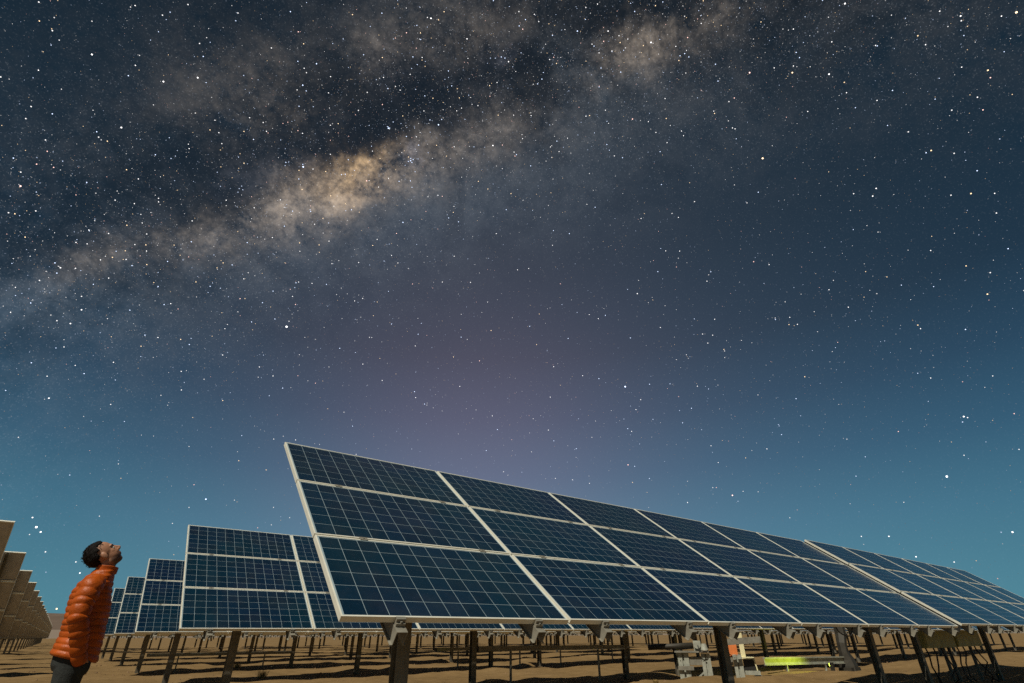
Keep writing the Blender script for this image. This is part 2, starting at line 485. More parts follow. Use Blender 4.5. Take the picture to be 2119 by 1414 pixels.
PM = ['frame', 'sheet', 'cell', 'back', 'black']
mb = MB(); panel_base(mb); ME_PANEL_BARE = mb.mesh('solar_panel_bare', PM)
mb = MB(); panel_base(mb)
for c in cell_centres(): cell_plate(mb, *c, 2)
ME_PANEL = mb.mesh('solar_panel', PM)
mb = MB()
for c in cell_centres(): cell_plate(mb, *c, 0)
ME_CELLS = mb.mesh('cell_field', ['cell'])
mb = MB(); cell_plate(mb, 0, 0, 0); ME_CELL = mb.mesh('solar_cell', ['cell'])

# rail: a hat channel running up the slope behind the panels (origin at its foot, +y up the slope, z normal)
RL = 3 * PV + .075
mb = MB()
mb.quad_box(-.040, .040, 0, RL, -.0455, -.0415)
mb.quad_box(-.040, -.036, 0.0005, RL, -.135, -.0458); mb.quad_box(.036, .040, 0.0005, RL, -.135, -.0458)
mb.quad_box(-.058, -.0402, 0.001, RL, -.135, -.131); mb.quad_box(.0402, .058, 0.001, RL, -.135, -.131)
ME_RAIL = mb.mesh('rail', ['steel'])
mb = MB()                         # end clamp with bolt at the foot of the rail
mb.quad_box(-.034, .034, .002, .030, -.041, -.020); mb.quad_box(-.034, .034, .016, .0325, -.0199, .0035); mb.quad_box(-.034, .034, .0326, .043, .0005, .0037)
mb.tube([(0, .010, -.021), (0, .010, -.008)], .009, 6)
ME_CLAMP = mb.mesh('clamp', ['steel'])
mb = MB()                         # mid clamp over the joint of two panels
mb.quad_box(-.034, .034, -.021, .021, .0006, .0046); mb.tube([(0, 0, .004), (0, 0, .010)], .008, 6)
ME_MID = mb.mesh('mid_clamp', ['steel'])

# post: an H beam standing on the ground, with bearing saddle
HP = ZC - .30
mb = MB()
mb.quad_box(-.062, .062, -.055, -.047, -.5, HP); mb.quad_box(-.062, .062, .047, .055, -.5, HP); mb.quad_box(-.004, .004, -.0468, .0468, -.5, HP - .01)
ME_POST = mb.mesh('post', ['post'])
mb = MB()
mb.quad_box(-.06, .06, -.11, .11, HP, HP + .02); mb.quad_box(-.05, .05, -.11, -.095, HP + .02, HP + .20); mb.quad_box(-.05, .05, .095, .11, HP + .02, HP + .20)
mb.quad_box(-.05, .05, -.11, .11, HP + .2002, HP + .215)
ME_BEAR = mb.mesh('bearing', ['steel'])
mb = MB(); mb.tube([(-TW / 2 + .95, 0, 0), (TW / 2 - .85, 0, 0)], .072, 14); ME_TUBE = mb.mesh('torque_tube', ['post'], True)
POSTX = (-TW / 2 + 1.06, 0.04, TW / 2 - .99)
RAILX = [(-3 + i + fr) * PU for i in range(6) for fr in (.213, .825)]


def slope(a, b_, c, th):
    return (a, (b_ - 1.508) * math.cos(th) - c * math.sin(th), ZC + (b_ - 1.508) * math.sin(th) + c * math.cos(th))


JIT = random.Random(11)


def solar_table(label, group, cx, cy, tilt, rz=0.0, lod=1, cells=(), sag=0.0, zoff=0.0):
    th = R(tilt)
    if lod == 2:
        key = 'far_%d' % round(tilt)
        if key not in FAR:
            mb = MB()
            def put(me, loc, rx):
                k = len(mb.v); Mx = Matrix.Translation(loc) @ Matrix.Rotation(rx, 4, 'X')
                mb.v += [tuple(Mx @ v.co) for v in me.vertices]
                for p in me.polygons: mb.f.append(tuple(k + i for i in p.vertices)); mb.m.append(OFF[me.name] + p.material_index)
            OFF = {'solar_panel': 0, 'rail': 5, 'post': 6, 'torque_tube': 6}
            for i in range(6):
                for j in range(3): put(ME_PANEL, slope((i - 2.5) * PU, (j + .5) * PV, 0, th), th)
            for x in RAILX: put(ME_RAIL, slope(x, -.085, 0, th), th)
            for x in POSTX: put(ME_POST, (x, 0, 0), 0)
            put(ME_TUBE, slope(0, 1.508, -.21, th), 0)
            FAR[key] = mb.mesh('far_solar_table', PM + ['steel', 'post'])
        o = link('solar_table', FAR[key], None, (cx, cy, zoff), (0, 0, rz))
        return tag(o, label, 'solar panel', group)
    T = thing('solar_table', label, 'solar panel', (cx, cy, zoff), rz, group)
    for i in range(6):
        for j in range(3):
            single = (i, j) in cells
            loc = slope((i - 2.5) * PU, (j + .5) * PV, JIT.uniform(-.0015, .0015), th)
            p = link('solar_panel', ME_PANEL_BARE if (single or lod == 0) else ME_PANEL, T, loc, (th + R(JIT.uniform(-.12, .12)), R(JIT.uniform(-.05, .05)), 0))
            if single:
                for c in cell_centres(): link('solar_cell', ME_CELL, p, (c[0], c[1], 0))
            elif lod == 0:
                link('cell_field', ME_CELLS, p)['kind'] = 'stuff'
    for x in RAILX:
        r_ = link('rail', ME_RAIL, T, slope(x, -.085, 0, th), (th, 0, 0))
        if lod == 0:
            link('clamp', ME_CLAMP, r_, (0, .052, 0))
            for j in (1, 2): link('mid_clamp', ME_MID, r_, (0, .085 + j * PV, 0))
    for x in POSTX:
        p = link('post', ME_POST, T, (x, 0, 0))
        if lod == 0: link('bearing', ME_BEAR, p)
    link('torque_tube', ME_TUBE, T, slope(0, 1.508, -.21, th))
    return T


FAR = {}
ORD = ['front', 'second', 'third', 'fourth', 'fifth', 'sixth', 'seventh', 'eighth', 'ninth', 'tenth', 'eleventh', 'twelfth', 'thirteenth', 'fourteenth', 'fifteenth', 'sixteenth',
       'seventeenth', 'eighteenth', 'nineteenth', 'twentieth', 'twenty-first', 'twenty-second', 'twenty-third', 'twenty-fourth', 'twenty-fifth', 'twenty-sixth']
C0 = {(i, j) for i in (0,) for j in range(3)}
for k in range(12):
    nt_ = (2, 5, 6, 6, 6, 6, 6, 5, 5, 5, 4, 4)[k]
    for t_ in range(nt_):
        lod = 0 if (t_ == 0 and k <= 3) or (k == 0 and t_ == 1) else (1 if (t_ == 0 and k <= 8) or (k == 0) or (k in (1, 2) and t_ <= 3) else 2)
        cells = (C0 | {(1, 0)}) if (k == 0 and t_ == 0) else C0 if (t_ == 0 and k in (1, 2)) else ()
        if k == 0:
            lab = ('large near table of dark blue solar panels, tallest in view', 'table of solar panels beyond the dark gap in the front row')[t_]
        elif t_ == 0:
            lab = 'table of blue solar panels at the aisle end of the %s row' % ORD[k]
        else:
            lab = 'table of solar panels in the %s row, number %s from the aisle' % (ORD[k], ('one', 'two', 'three', 'four', 'five', 'six')[t_])
        dz = (0.036 if t_ == 1 else 0.03 if t_ == 2 else 0)
        T_ = solar_table(lab, 'tables of solar panels right of the aisle', TW / 2 + TSTEP * t_, YC + PITCH_ROW * k - (.024 if t_ == 1 else 0), 36.55 , 0, lod, cells, zoff=dz)
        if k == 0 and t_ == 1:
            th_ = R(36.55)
            MB().quad_box(-.006, .0, 0, 3 * PV - .02, -.17, -.0405).obj('gap_shade_plate', ['black'], T_, loc=slope(-TW / 2 + .012, 0, 0, th_), rot=(th_, 0, 0))  # added black plate, painted shade for the gap between the two tables
for k in range(26):
    lab = 'solar table seen from its dull brown back, %s row left of the aisle' % ORD[k].replace('front', 'nearest')
    solar_table(lab, 'tables of solar panels left of the aisle', -2.89 - TW / 2, 13.85 + PITCH_ROW * k, 49.0, math.pi, 1 if k < 8 else 2, zoff=.145)

# ------------------------------------------------------------------ person looking up at the sky
PX, PY = -1.2, 2.8
PZ = float(gh(PX, PY))
person = thing('person', 'person in orange quilted down jacket and dark trousers gazing up at the sky', 'person', (PX, PY, PZ))
M['skin'] = mat('skin', (0.40, 0.20, 0.12), 0.5, 0, 0.4, var=0.12, vscale=40)
M['hair'] = mat('dark hair', (0.007, 0.005, 0.004), 0.6, 0, 0.15, var=0.4, vscale=60, bump=0.6, bscale=140)
M['jacket'] = mat('orange nylon', (0.42, 0.078, 0.004), 0.45, 0, 0.3, var=0.25, vscale=10, bump=0.5, bscale=17)
M['trousers'] = mat('charcoal cotton', (0.036, 0.040, 0.039), 0.85, 0, 0.2, var=0.35, vscale=25, bump=0.3, bscale=90)
M['shoe'] = mat('brown leather', (0.06, 0.035, 0.02), 0.6)
M['eye'] = mat('eye', (0.5, 0.47, 0.42), 0.2)
# skin with dark stubble over jaw and lip (an attribute of the body mesh)
n = M['skin'].node_tree; b = n.nodes['Principled BSDF']
at = n.nodes.new('ShaderNodeAttribute'); at.attribute_name = 'stubble'
src = b.inputs['Base Color'].links[0].from_socket
mx = n.nodes.new('ShaderNodeMix'); mx.data_type = 'RGBA'
n.links.new(at.outputs['Fac'], mx.inputs['Factor']); n.links.new(src, mx.inputs['A']); mx.inputs['B'].default_value = (0.05, 0.03, 0.022, 1)
n.links.new(mx.outputs['Result'], b.inputs['Base Color'])


def remesh(mb, voxel, smooth=2):
    me = mb.mesh('tmp', [])
    o = link('tmp', me)
    md = o.modifiers.new('r', 'REMESH'); md.mode = 'VOXEL'; md.voxel_size = voxel
    if smooth:
        ms = o.modifiers.new('s', 'SMOOTH'); ms.factor = 0.5; ms.iterations = smooth
    dg = bpy.context.evaluated_depsgraph_get()
    res = bpy.data.meshes.new_from_object(o.evaluated_get(dg))
    bpy.data.objects.remove(o)
    res.polygons.foreach_set('use_smooth', [True] * len(res.polygons))
    return res


# head frame: origin at the middle of the head, F towards the face, U towards the crown (tilted back)
HT = R(51)
HC = Vector((-0.050, 0, 1.660))
HF = Vector((math.cos(HT), 0, math.sin(HT))); HU = Vector((-math.sin(HT), 0, math.cos(HT)))
HR = Matrix((HF, Vector((0, 1, 0)), HU)).transposed()
hp = lambda f_, s_, u_: HC + HF * f_ + Vector((0, s_, 0)) + HU * u_
HS = 1.10
body = MB()
body.ellipsoid(hp(-.012, 0, .028), (.096, .075, .096), HR)
body.ellipsoid(hp(.028, 0, -.035), (.066, .060, .088), HR)
body.ellipsoid(hp(.052, 0, -.098), (.030, .032, .024), HR)          # chin
body.ellipsoid(hp(.072, 0, .030), (.020, .052, .016), HR)           # brow
for s_ in (-1, 1):
    body.ellipsoid(hp(.010, s_ * .034, -.072), (.050, .026, .034), HR)   # jaw
    body.ellipsoid(hp(.050, s_ * .030, -.012), (.026, .026, .030), HR)   # cheekbone
    body.ellipsoid(hp(-.006, s_ * .077, -.012), (.020, .010, .032), HR)  # ear
    body.ellipsoid(hp(-.002, s_ * .076, -.034), (.010, .008, .012), HR)
body.tube([hp(.084, 0, .020), hp(.100, 0, -.006), hp(.113, 0, -.026)], [.009, .012, .015], 10)   # nose
body.ellipsoid(hp(.100, 0, -.028), (.016, .018, .010), HR)
body.ellipsoid(hp(.086, 0, -.056), (.012, .024, .007), HR); body.ellipsoid(hp(.083, 0, -.069), (.012, .021, .008), HR)  # lips
body.v = [tuple(HC + (Vector(v) - HC) * HS) for v in body.v]
body.tube([(-.030, 0, 1.42), (-.025, 0, 1.50), (-.010, 0, 1.57), (-.012, 0, 1.63)], [.075, .064, .060, .058], 16)        # neck
body.tube([hp(.005, 0, -.09), (.020, 0, 1.545), (.01, 0, 1.48)], [.045, .044, .05], 14)
# torso, arms and legs under the clothes
def loft(mb, rings, seg=28, mi=0):
    """rings: (x, y, z, half depth x, half width y, tilt)"""
    k0 = len(mb.v)
    for x, y, z, a, w, tl in rings:
        for j in range(seg):
            q = 2 * math.pi * j / seg
            cx_, sy_ = math.cos(q), math.sin(q)
            e = 0.86
            px = a * math.copysign(abs(cx_) ** e, cx_); py = w * math.copysign(abs(sy_) ** e, sy_)
            mb.v.append((x + px, y + py, z + px * tl))
    for i in range(len(rings) - 1):
        for j in range(seg):
            j2 = (j + 1) % seg
            mb.f.append((k0 + i * seg + j, k0 + i * seg + j2, k0 + (i + 1) * seg + j2, k0 + (i + 1) * seg + j)); mb.m.append(mi)
    mb.f.append(tuple(k0 + j for j in reversed(range(seg)))); mb.m.append(mi)
    mb.f.append(tuple(k0 + (len(rings) - 1) * seg + j for j in range(seg))); mb.m.append(mi)


loft(body, [(-.01, 0, .86, .10, .15, 0), (0, 0, 1.0, .10, .14, 0), (-.01, 0, 1.15, .11, .15, 0), (-.03, 0, 1.3, .11, .165, 0), (-.035, 0, 1.40, .085, .16, 0), (-.035, 0, 1.46, .06, .09, 0)])
ARM = {}
for s_ in (-1, 1):
    sh, el_, wr, hd = Vector((-.055, s_ * .195, 1.40)), Vector((-.075, s_ * .262, 1.14)), Vector((.028, s_ * .212, .880)), Vector((.062, s_ * .165, .800))
    ARM[s_] = (sh, el_, wr, hd)
    body.tube([Vector((-.04, s_ * .12, 1.41)), sh, (sh + el_) / 2, el_, (el_ + wr) / 2, wr], [.055, .055, .046, .040, .036, .027], 14)
    d = (hd - wr).normalized()
    body.tube([wr, wr + d * .03, hd - d * .01, hd + d * .015], [.024, .027, .034, .030], 12, ell=.5)
    for i in range(4):                                             # fingers, tucked in the pocket
        o_ = Vector((.026 - .017 * i, 0, .004 * (i - 1.5)))
        L = (.070, .078, .072, .056)[i]
        a0 = hd + o_ + d * .01
        body.tube([a0, a0 + d * L * .45, a0 + d * L * .75 + Vector((.004, -s_ * .012, 0)), a0 + d * L + Vector((.002, -s_ * .026, .004))], [.0095, .009, .0085, .0065], 8)
    a0 = wr + d * .035 + Vector((.022, 0, 0))
    body.tube([a0, a0 + d * .03 + Vector((.022, 0, 0)), a0 + d * .062 + Vector((.026, -s_ * .01, 0))], [.012, .011, .008], 8)
    body.tube([(-.01, s_ * .085, .90), (0, s_ * .092, .70), (.005, s_ * .095, .50), (-.02, s_ * .098, .28), (-.03, s_ * .10, .08)], [.095, .082, .058, .048, .038], 14)
    body.tube([(-.05, s_ * .10, .05), (.04, s_ * .105, .045), (.14, s_ * .112, .03)], [.026, .024, .016], 10)
bm_ = remesh(body, .0055, 5)
bm_.materials.append(M['skin'])
att = bm_.attributes.new('stubble', 'FLOAT', 'POINT')
vals = []
for v in bm_.vertices:
    r_ = (v.co - HC) / HS; F_, U_ = r_.dot(HF), r_.dot(HU)
    s = 0.0
    if F_ > -.01 and U_ < -.045 and U_ > -.14: s = min(1, (-.045 - U_) / .02) * min(1, (F_ + .01) / .03) * .8
    if F_ > .07 and -.052 < U_ < -.036: s = max(s, .65)
    if F_ > .075 and .020 < U_ < .034 and abs(r_.y) > .012: s = .9        # eyebrows
    vals.append(s)
att.data.foreach_set('value', vals)
link('body', bm_, person)
for s_ in (-1, 1):
    MB().ellipsoid(hp(.072 * HS, s_ * .031 * HS, .004 * HS), (.013, .013, .013), HR, 10, 8).obj('eye', ['eye'], person, True)
# hair: a cap of short tousled hair over the crown, sides and nape
hr = MB()
rnd = random.Random(3)
hm = MB().ellipsoid((0, 0, 0), (1, 1, 1), None, 44, 32)
keep = {}
for idx, v in enumerate(hm.v):
    d = Vector(v)
    F_, S_, U_ = d.x * .104 - .018, d.y * .083, d.z * .103 + .032
    keep[idx] = (U_ > .092 and F_ < .050) or (F_ < -.050 and U_ > -.075) or (F_ < -.032 and U_ > -.01) or (F_ < .004 and U_ > .048)
    bulge = .003 * math.sin(d.x * 9 + d.z * 7) * math.sin(d.y * 11) + rnd.uniform(0, .002)
    L_ = 1 + bulge / .1
    hm.v[idx] = (F_ * L_, S_ * L_, U_ * L_)
hv, hf = [], []
for v in hm.v: hv.append(HC + (hp(*v) - HC) * HS)
for v in hm.v: hv.append(HC + (hp(v[0] * .84, v[1] * .84, v[2] * .84) - HC) * HS)
n0 = len(hm.v)
edges = {}
for f_ in hm.f:
    if all(keep[i] for i in f_):
        hf.append(f_); hf.append(tuple(i + n0 for i in reversed(f_)))
        for a, b_ in zip(f_, f_[1:] + f_[:1]): edges[(a, b_)] = 1
for (a, b_) in list(edges):
    if (b_, a) not in edges: hf.append((b_, a, a + n0, b_ + n0))
hr.v = [tuple(v) for v in hv]; hr.f = hf; hr.m = [0] * len(hf)
for i in range(520):                                              # loose strands over the forehead and crown
    a = rnd.uniform(-3.14, 3.14); e = rnd.uniform(-.5, 1.5)
    base = HC + HS * (hp(.100 * math.cos(e) * math.cos(a) - .03, .078 * math.sin(a) * math.cos(e), .100 * math.sin(e) + .032) - HC)
    if (base - HC).dot(HF) > .035 or ((base - HC).dot(HF) > -.035 and (base - HC).dot(HU) < .06): continue
    tip = base + (base - HC).normalized() * rnd.uniform(.004, .012) + HF * rnd.uniform(-.004, .012)
    hr.tube([base, (base + tip) / 2 + Vector((0, rnd.uniform(-.003, .003), 0)), tip], [.0035, .0026, .0006], 4)
hr.obj('hair', ['hair'], person, True)

# quilted jacket
def spline(keys, t):
    keys = sorted(keys)
    for (a, *va), (b_, *vb) in zip(keys, keys[1:]):
        if a <= t <= b_:
            u = (t - a) / (b_ - a); u = u * u * (3 - 2 * u)
            return [x + (y - x) * u for x, y in zip(va, vb)]
    return list(keys[0][1:] if t < keys[0][0] else keys[-1][1:])


jk = MB()
KEY = [(.845, -.002, .176, .212), (.92, .000, .170, .205), (1.02, .002, .160, .182), (1.13, -.008, .160, .176), (1.24, -.022, .160, .172), (1.34, -.034, .150, .176), (1.42, -.036, .130, .172), (1.475, -.026, .108, .145), (1.51, -.010, .090, .108), (1.535, .000, .084, .094)]
rings = []
z = .845
while z <= 1.5351:
    cx_, a, w = spline(KEY, z)
    ph = (z - .845) / .050
    puff = .0095 * (abs(math.sin(math.pi * ph)) ** .5 - .75)
    if z < .852: puff = -.008
    tl = .22 * max(0, (1.12 - z) / .27) * -1 if z < 1.12 else 0
    fade = 1 if z < 1.45 else .4
    rings.append((cx_, 0, z, a + puff * fade, w + puff * fade, tl)); z += .0052
loft(jk, rings, 48)
for k_ in range(2):                                               # stand-up collar, open at the front
    rr = []
    for i in range(8):
        z = 1.515 + .0075 * i
        rr.append((.006 + .004 * i / 7, 0, z, .083 - k_ * .012, .088 - k_ * .012, -.10))
    loft(jk, rr, 32)
for s_ in (-1, 1):
    sh, el_, wr, hd = ARM[s_]
    path = [(0, -.045, s_ * .130, 1.435, .078), (.10, sh.x - .004, s_ * .188, sh.z + .005, .088), (.28, -.078, s_ * .232, 1.28, .082), (.50, el_.x, el_.y, el_.z, .073), (.72, -.02, s_ * .245, 1.02, .066), (.92, wr.x - .006, wr.y, wr.z + .01, .056), (1.0, hd.x - .004, hd.y + s_ * .018, hd.z + .012, .046)]
    pts, rad = [], []
    for i in range(121):
        t = i / 120
        x, y, z, r_ = spline(path, t)
        pts.append((x, y, z)); ph = t * 11.0
        rad.append(r_ + .0125 * (abs(math.sin(math.pi * ph)) ** .5 - .75) + .002 * math.sin(t * 40))
    # smooth the centre line so that the sleeve bends softly
    for _ in range(10):
        pts = [pts[0]] + [tuple((pts[i - 1][c] + pts[i][c] * 2 + pts[i + 1][c]) / 4 for c in range(3)) for i in range(1, 120)] + [pts[-1]]
    jk.tube(pts, rad, 30, ell=.92)
jrn = random.Random(8)
ph_ = [(jrn.uniform(8, 26), jrn.uniform(0, 6.28), jrn.uniform(8, 26), jrn.uniform(0, 6.28)) for _ in range(5)]
jk.v = [(x + .0022 * sum(math.sin(a * y * 1.5 + b_ + z * c) for a, b_, c, d in ph_), y + .0022 * sum(math.sin(a * x * 1.5 + d + z * c) for a, b_, c, d in ph_), z + .0034 * sum(math.sin(a * (x + y) + d) for a, b_, c, d in ph_)) for x, y, z in jk.v]
jo = jk.obj('jacket', ['jacket'], person, True)
# trousers and shoes
tr = MB()
loft(tr, [(-.004, 0, .95, .128, .168, 0), (-.006, 0, .88, .142, .178, 0), (-.004, 0, .80, .138, .182, 0), (0, 0, .76, .12, .17, 0)])
for s_ in (-1, 1):
    tr.tube([(-.006, s_ * .082, .86), (.002, s_ * .092, .74), (.006, s_ * .096, .60), (.010, s_ * .098, .48), (-.012, s_ * .10, .30), (-.022, s_ * .102, .12), (-.018, s_ * .102, .06)], [.112, .106, .092, .082, .074, .068, .070], 18)
    tr.ellipsoid((.068, s_ * .150, .785), (.062, .046, .075))           # hand filling the pocket
tm = remesh(tr, .010, 2); tm.materials.append(M['trousers']); link('trousers', tm, person)
for s_ in (-1, 1):
    sm = MB()
    sm.ellipsoid((-.045, s_ * .102, .055), (.055, .046, .058)); sm.ellipsoid((.045, s_ * .106, .042), (.085, .046, .040)); sm.ellipsoid((.125, s_ * .112, .034), (.065, .046, .032))
    sm.quad_box(-.10, .185, s_ * .106 - .046, s_ * .106 + .046, .0, .022)
    me_ = remesh(sm, .007, 3); me_.materials.append(M['shoe']); link('shoe', me_, person)

# ------------------------------------------------------------------ drive stands, beams and cabinets under the rows
RZ = R(-57)
DS = Vector((11.93, 5.23, 0))
DS.z = 0.0


def local(o): return o


st = thing('drive_stand', 'pale steel drive stand with motor, left of the dark front post', 'machine', (DS.x, DS.y, 0), RZ)
st.scale = (.9, .9, .9)
for nm, x0, x1, z1 in (('leg', -1.10, -.80, .68), ('leg', -.46, -.22, .66)):
    mb = MB()
    w = (x1 - x0)
    mb.quad_box(x0, x0 + w * .40, -.03, .06, -.2, z1); mb.quad_box(x0 + w * .58, x1, -.028, .058, -.2, z1 - .002); mb.quad_box(x0 + w * .401, x0 + w * .579, .02, .05, -.2, z1 - .004)
    for z in (.5, .58): mb.tube([(x0 + w * .2, -.045, z), (x0 + w * .2, -.02, z)], .014, 6)
    mb.obj(nm, ['paleste'], st)
MB().quad_box(-1.16, -.24, -.12, .34, .68, .72).obj('deck', ['steel'], st)
MB().quad_box(-.79, -.47, .00, .012, .38, .57).obj('side_plate', ['steel'], st)
MB().quad_box(-1.12, -.70, -.10, -.088, .26, .36).obj('lower_plate', ['steel'], st)
MB().bar((-.70, .0, .03), (-.42, .0, .23), .05, .04).obj('brace', ['paleste'], st)
mo = MB(); mo.quad_box(-.62, -.42, -.05, .16, .72, .97); mo.tube([(-.52, -.14, .86), (-.52, .0, .86)], .085, 16); mo.tube([(-.34, -.05, .74), (-.34, -.05, .90)], [.11, .06], 14)
mo.obj('motor', ['paleste'], st)
MB().tube([(-1.9, .05, .80), (-.64, .05, .86)], .07, 14).obj('push_rod', ['dark'], st, True)
MB().tube([(-.50, -.15, .86), (-.48, -.17, .74), (-.42, -.17, .69), (-.32, -.15, .69), (-.24, -.1, .74)], .013, 8).obj('cable', ['black'], st, True)

s2 = thing('drive_stand', 'steel drive stand with orange control box, right of the dark front post', 'machine', (DS.x, DS.y, 0), RZ)
s2.scale = (.9, .9, .9)
mb = MB(); mb.quad_box(.37, .46, -.03, .06, -.2, .64); mb.quad_box(.50, .60, -.028, .058, -.2, .638); mb.quad_box(.461, .499, .02, .05, -.2, .636)
for z in (.5, .58): mb.tube([(.42, -.045, z), (.42, -.02, z)], .014, 6)
mb.obj('leg', ['paleste'], s2)
MB().quad_box(.84, 1.02, -.02, .10, -.2, .16).obj('foot_block', ['paleste'], s2)
MB().quad_box(.06, .36, .00, .014, .38, .56).obj('side_plate', ['steel'], s2)
MB().quad_box(.30, .52, .02, .22, .60, .90).obj('control_box', ['orange_paint'], s2)
mb = MB(); mb.quad_box(.60, .72, .16, .24, .58, 1.16); mb.quad_box(.60, .92, .10, .24, .54, .579)
mb.obj('bracket', ['cream'], s2)
mb = MB(); mb.quad_box(.62, .90, .0, .09, .28, .53)
mb.obj('gear_housing', ['black'], s2)
mb = MB(); mb.bar((.905, -.012, .54), (.94, -.012, .27), .03, .03); mb.bar((.60, -.012, .545), (.92, -.012, .545), .03, .028)
mb.obj('housing_frame', ['cream'], s2)
MB().quad_box(.62, 1.0, -.06, .06, .17, .265).obj('lower_beam', ['paleste'], s2)
MB().bar((.16, -.40, .93), (1.16, -.36, 1.0), .012, .15).obj('cross_arm', ['steel'], s2)
MB().bar((.18, -.40, .93), (.20, .02, .60), .04, .04).obj('cross_arm_strut', ['steel'], s2)
MB().tube([(.09, -.02, .56), (.09, -.02, .64), (.085, -.03, .665)], [.012, .012, .020], 8).obj('indicator_lamp_stem', ['black'], s2, True)
MB().ellipsoid((.085, -.032, .690), (.024, .024, .028), None, 12, 8).obj('indicator_lamp', ['led'], s2, True)
MB().tube([(.10, -.03, .70), (.20, -.03, .70), (.30, -.03, .66), (.36, -.03, .60)], .010, 8).obj('cable', ['black'], s2, True)

bmth = thing('support_beam', 'long steel beam lit yellow green near the ground behind the front row', 'beam', (15.3, 5.95, 0))
mb = MB(); mb.quad_box(0, 1, -.03, .03, 0, 1)
bb = MB(); bb.bar((0, 0, .40), (4.2, -.45, .34), .07, .035); bb.obj('top_flange', ['paleste'], bmth)
bb = MB(); bb.bar((0, .005, .31), (4.2, -.445, .25), .012, .145); bb.obj('web', ['paleste'], bmth)
bb = MB(); bb.bar((0, 0, .225), (4.2, -.45, .165), .07, .022); bb.obj('bottom_flange', ['paleste'], bmth)
for x in (1.0, 3.0):
    MB().quad_box(x - .02, x + .02, -.03 - .107 * x, .03 - .107 * x, -.2, .21).obj('leg', ['paleste'], bmth)

dc = thing('drive_column', 'dark pinched steel column with a wide foot behind the front row', 'column', (19.6, 5.5, 0))
MB().tube([(.05, 0, -.1), (.05, 0, .10), (.02, 0, .30), (-.04, 0, .48), (-.02, 0, .72), (.10, 0, 1.0), (.14, 0, 1.5)], [.28, .27, .22, .15, .15, .17, .17], 6).obj('shaft', ['dark'], dc)
MB().quad_box(-.30, .40, -.2, .2, -.1, .05).obj('foot', ['dark'], dc)
MB().quad_box(-.1, .4, -.2, .2, 1.5, 1.7).obj('head', ['dark'], dc)

lampo = thing('work_lamp', 'small yellow green lamp glowing beside the steel beam', 'lamp', (16.4, 4.55, 0))
MB().quad_box(-.05, .0, -.05, .05, -.1, .30).obj('housing', ['black'], lampo)
MB().quad_box(-.045, -.005, .0505, .058, .21, .28).obj('lens', ['lamp'], lampo)
pl = bpy.data.lights.new('work_lamp_light', 'SPOT'); pl.spot_size = R(116); pl.spot_blend = .6; pl.energy = 95; pl.color = (0.82, 1.0, 0.05); pl.shadow_soft_size = .04
plo = bpy.data.objects.new('work_lamp_light', pl); plo.location = (.03, .06, .27); plo.rotation_euler = Vector((.12, -.90, .42)).to_track_quat('Z', 'Y').to_euler(); plo.parent = lampo; col.objects.link(plo)

for i, (x0, x1, lab) in enumerate(((13.45, 15.35, 'steel cabinet tinted as if olive-lit, hung under the front row, nearer one'), (15.50, 17.35, 'steel cabinet tinted as if olive-lit, hung under the front row, farther one'))):
    cb = thing('cabinet', lab, 'cabinet', ((x0 + x1) / 2, 1.25, 0), 0, 'cabinets under the front row')
    w = (x1 - x0) / 2
    MB().quad_box(-w, w, -.12, .14, .73, 1.06).obj('case', ['olive'], cb)
    MB().quad_box(-w + .05, -.01, -.130, -.121, .76, 1.03).obj('door', ['olive'], cb)
    MB().quad_box(.01, w - .05, -.130, -.121, .76, 1.03).obj('door', ['olive'], cb)
    for s_ in (-1, 1):
        MB().quad_box(s_ * (w - .12) - .03, s_ * (w - .12) + .03, .10, .16, -.2, .74).obj('leg', ['post'], cb)
    crn = random.Random(20 + i)
    for q in range(4):
        x = -w + .25 + q * (2 * w - .5) / 3
        e = x + crn.uniform(-.25, .35)
        pts = [(x, 0, .74), (x + .02, -.02, .60), (x * .7 + e * .3, crn.uniform(-.15, .1), .38), (e, crn.uniform(-.25, .1), .12), (e + .05, crn.uniform(-.3, .1), -.03)]
        MB().tube(pts, .016, 7).obj('cable', ['black'], cb, True)

# cable trays between posts of the rows behind
for x0, x1, y, z, dz, lab in ((6.05, 10.80, 7.37, .76, -.03, 'grey cable tray between posts under the second row'), (8.6, 13.0, 13.5, .62, .02, 'grey cable tray low under the third row'), (13.2, 18.0, 13.56, .60, .0, 'farther grey cable tray low under the third row'), (1.2, 5.9, 19.75, .50, 0, 'cable tray under the aisle end of the fourth row')):
    ctr = thing('cable_tray', lab, 'cable tray', ((x0 + x1) / 2, y, 0), 0, 'cable trays under the rows')
    w = (x1 - x0) / 2
    mb = MB(); mb.bar((-w, -.09, z), (w, -.09, z + dz), .008, .10); mb.bar((-w, .09, z), (w, .09, z + dz), .008, .10); mb.bar((-w, 0, z - .046), (w, 0, z - .046 + dz), .172, .006)
    mb.obj('channel', ['steel'], ctr)
    for s_ in (-1, 1): MB().quad_box(s_ * w * .6 - .02, s_ * w * .6 + .02, -.02, .02, -.2, z - .055).obj('leg', ['steel'], ctr)
# drooping cables under the front row
for x, w, lab in ((7.2, .55, 'thin black cable drooping under the third panel column'), (12.6, .4, 'short black cable drooping at the gap in the front row')):
    pts = [(x + w * (i / 8 - .5), .05 + .02 * math.sin(i), 1.085 - .10 * math.sin(math.pi * i / 8)) for i in range(9)]
    tag(MB().tube(pts, .008, 6).obj('cable', ['black'], None, True), lab, 'cable')

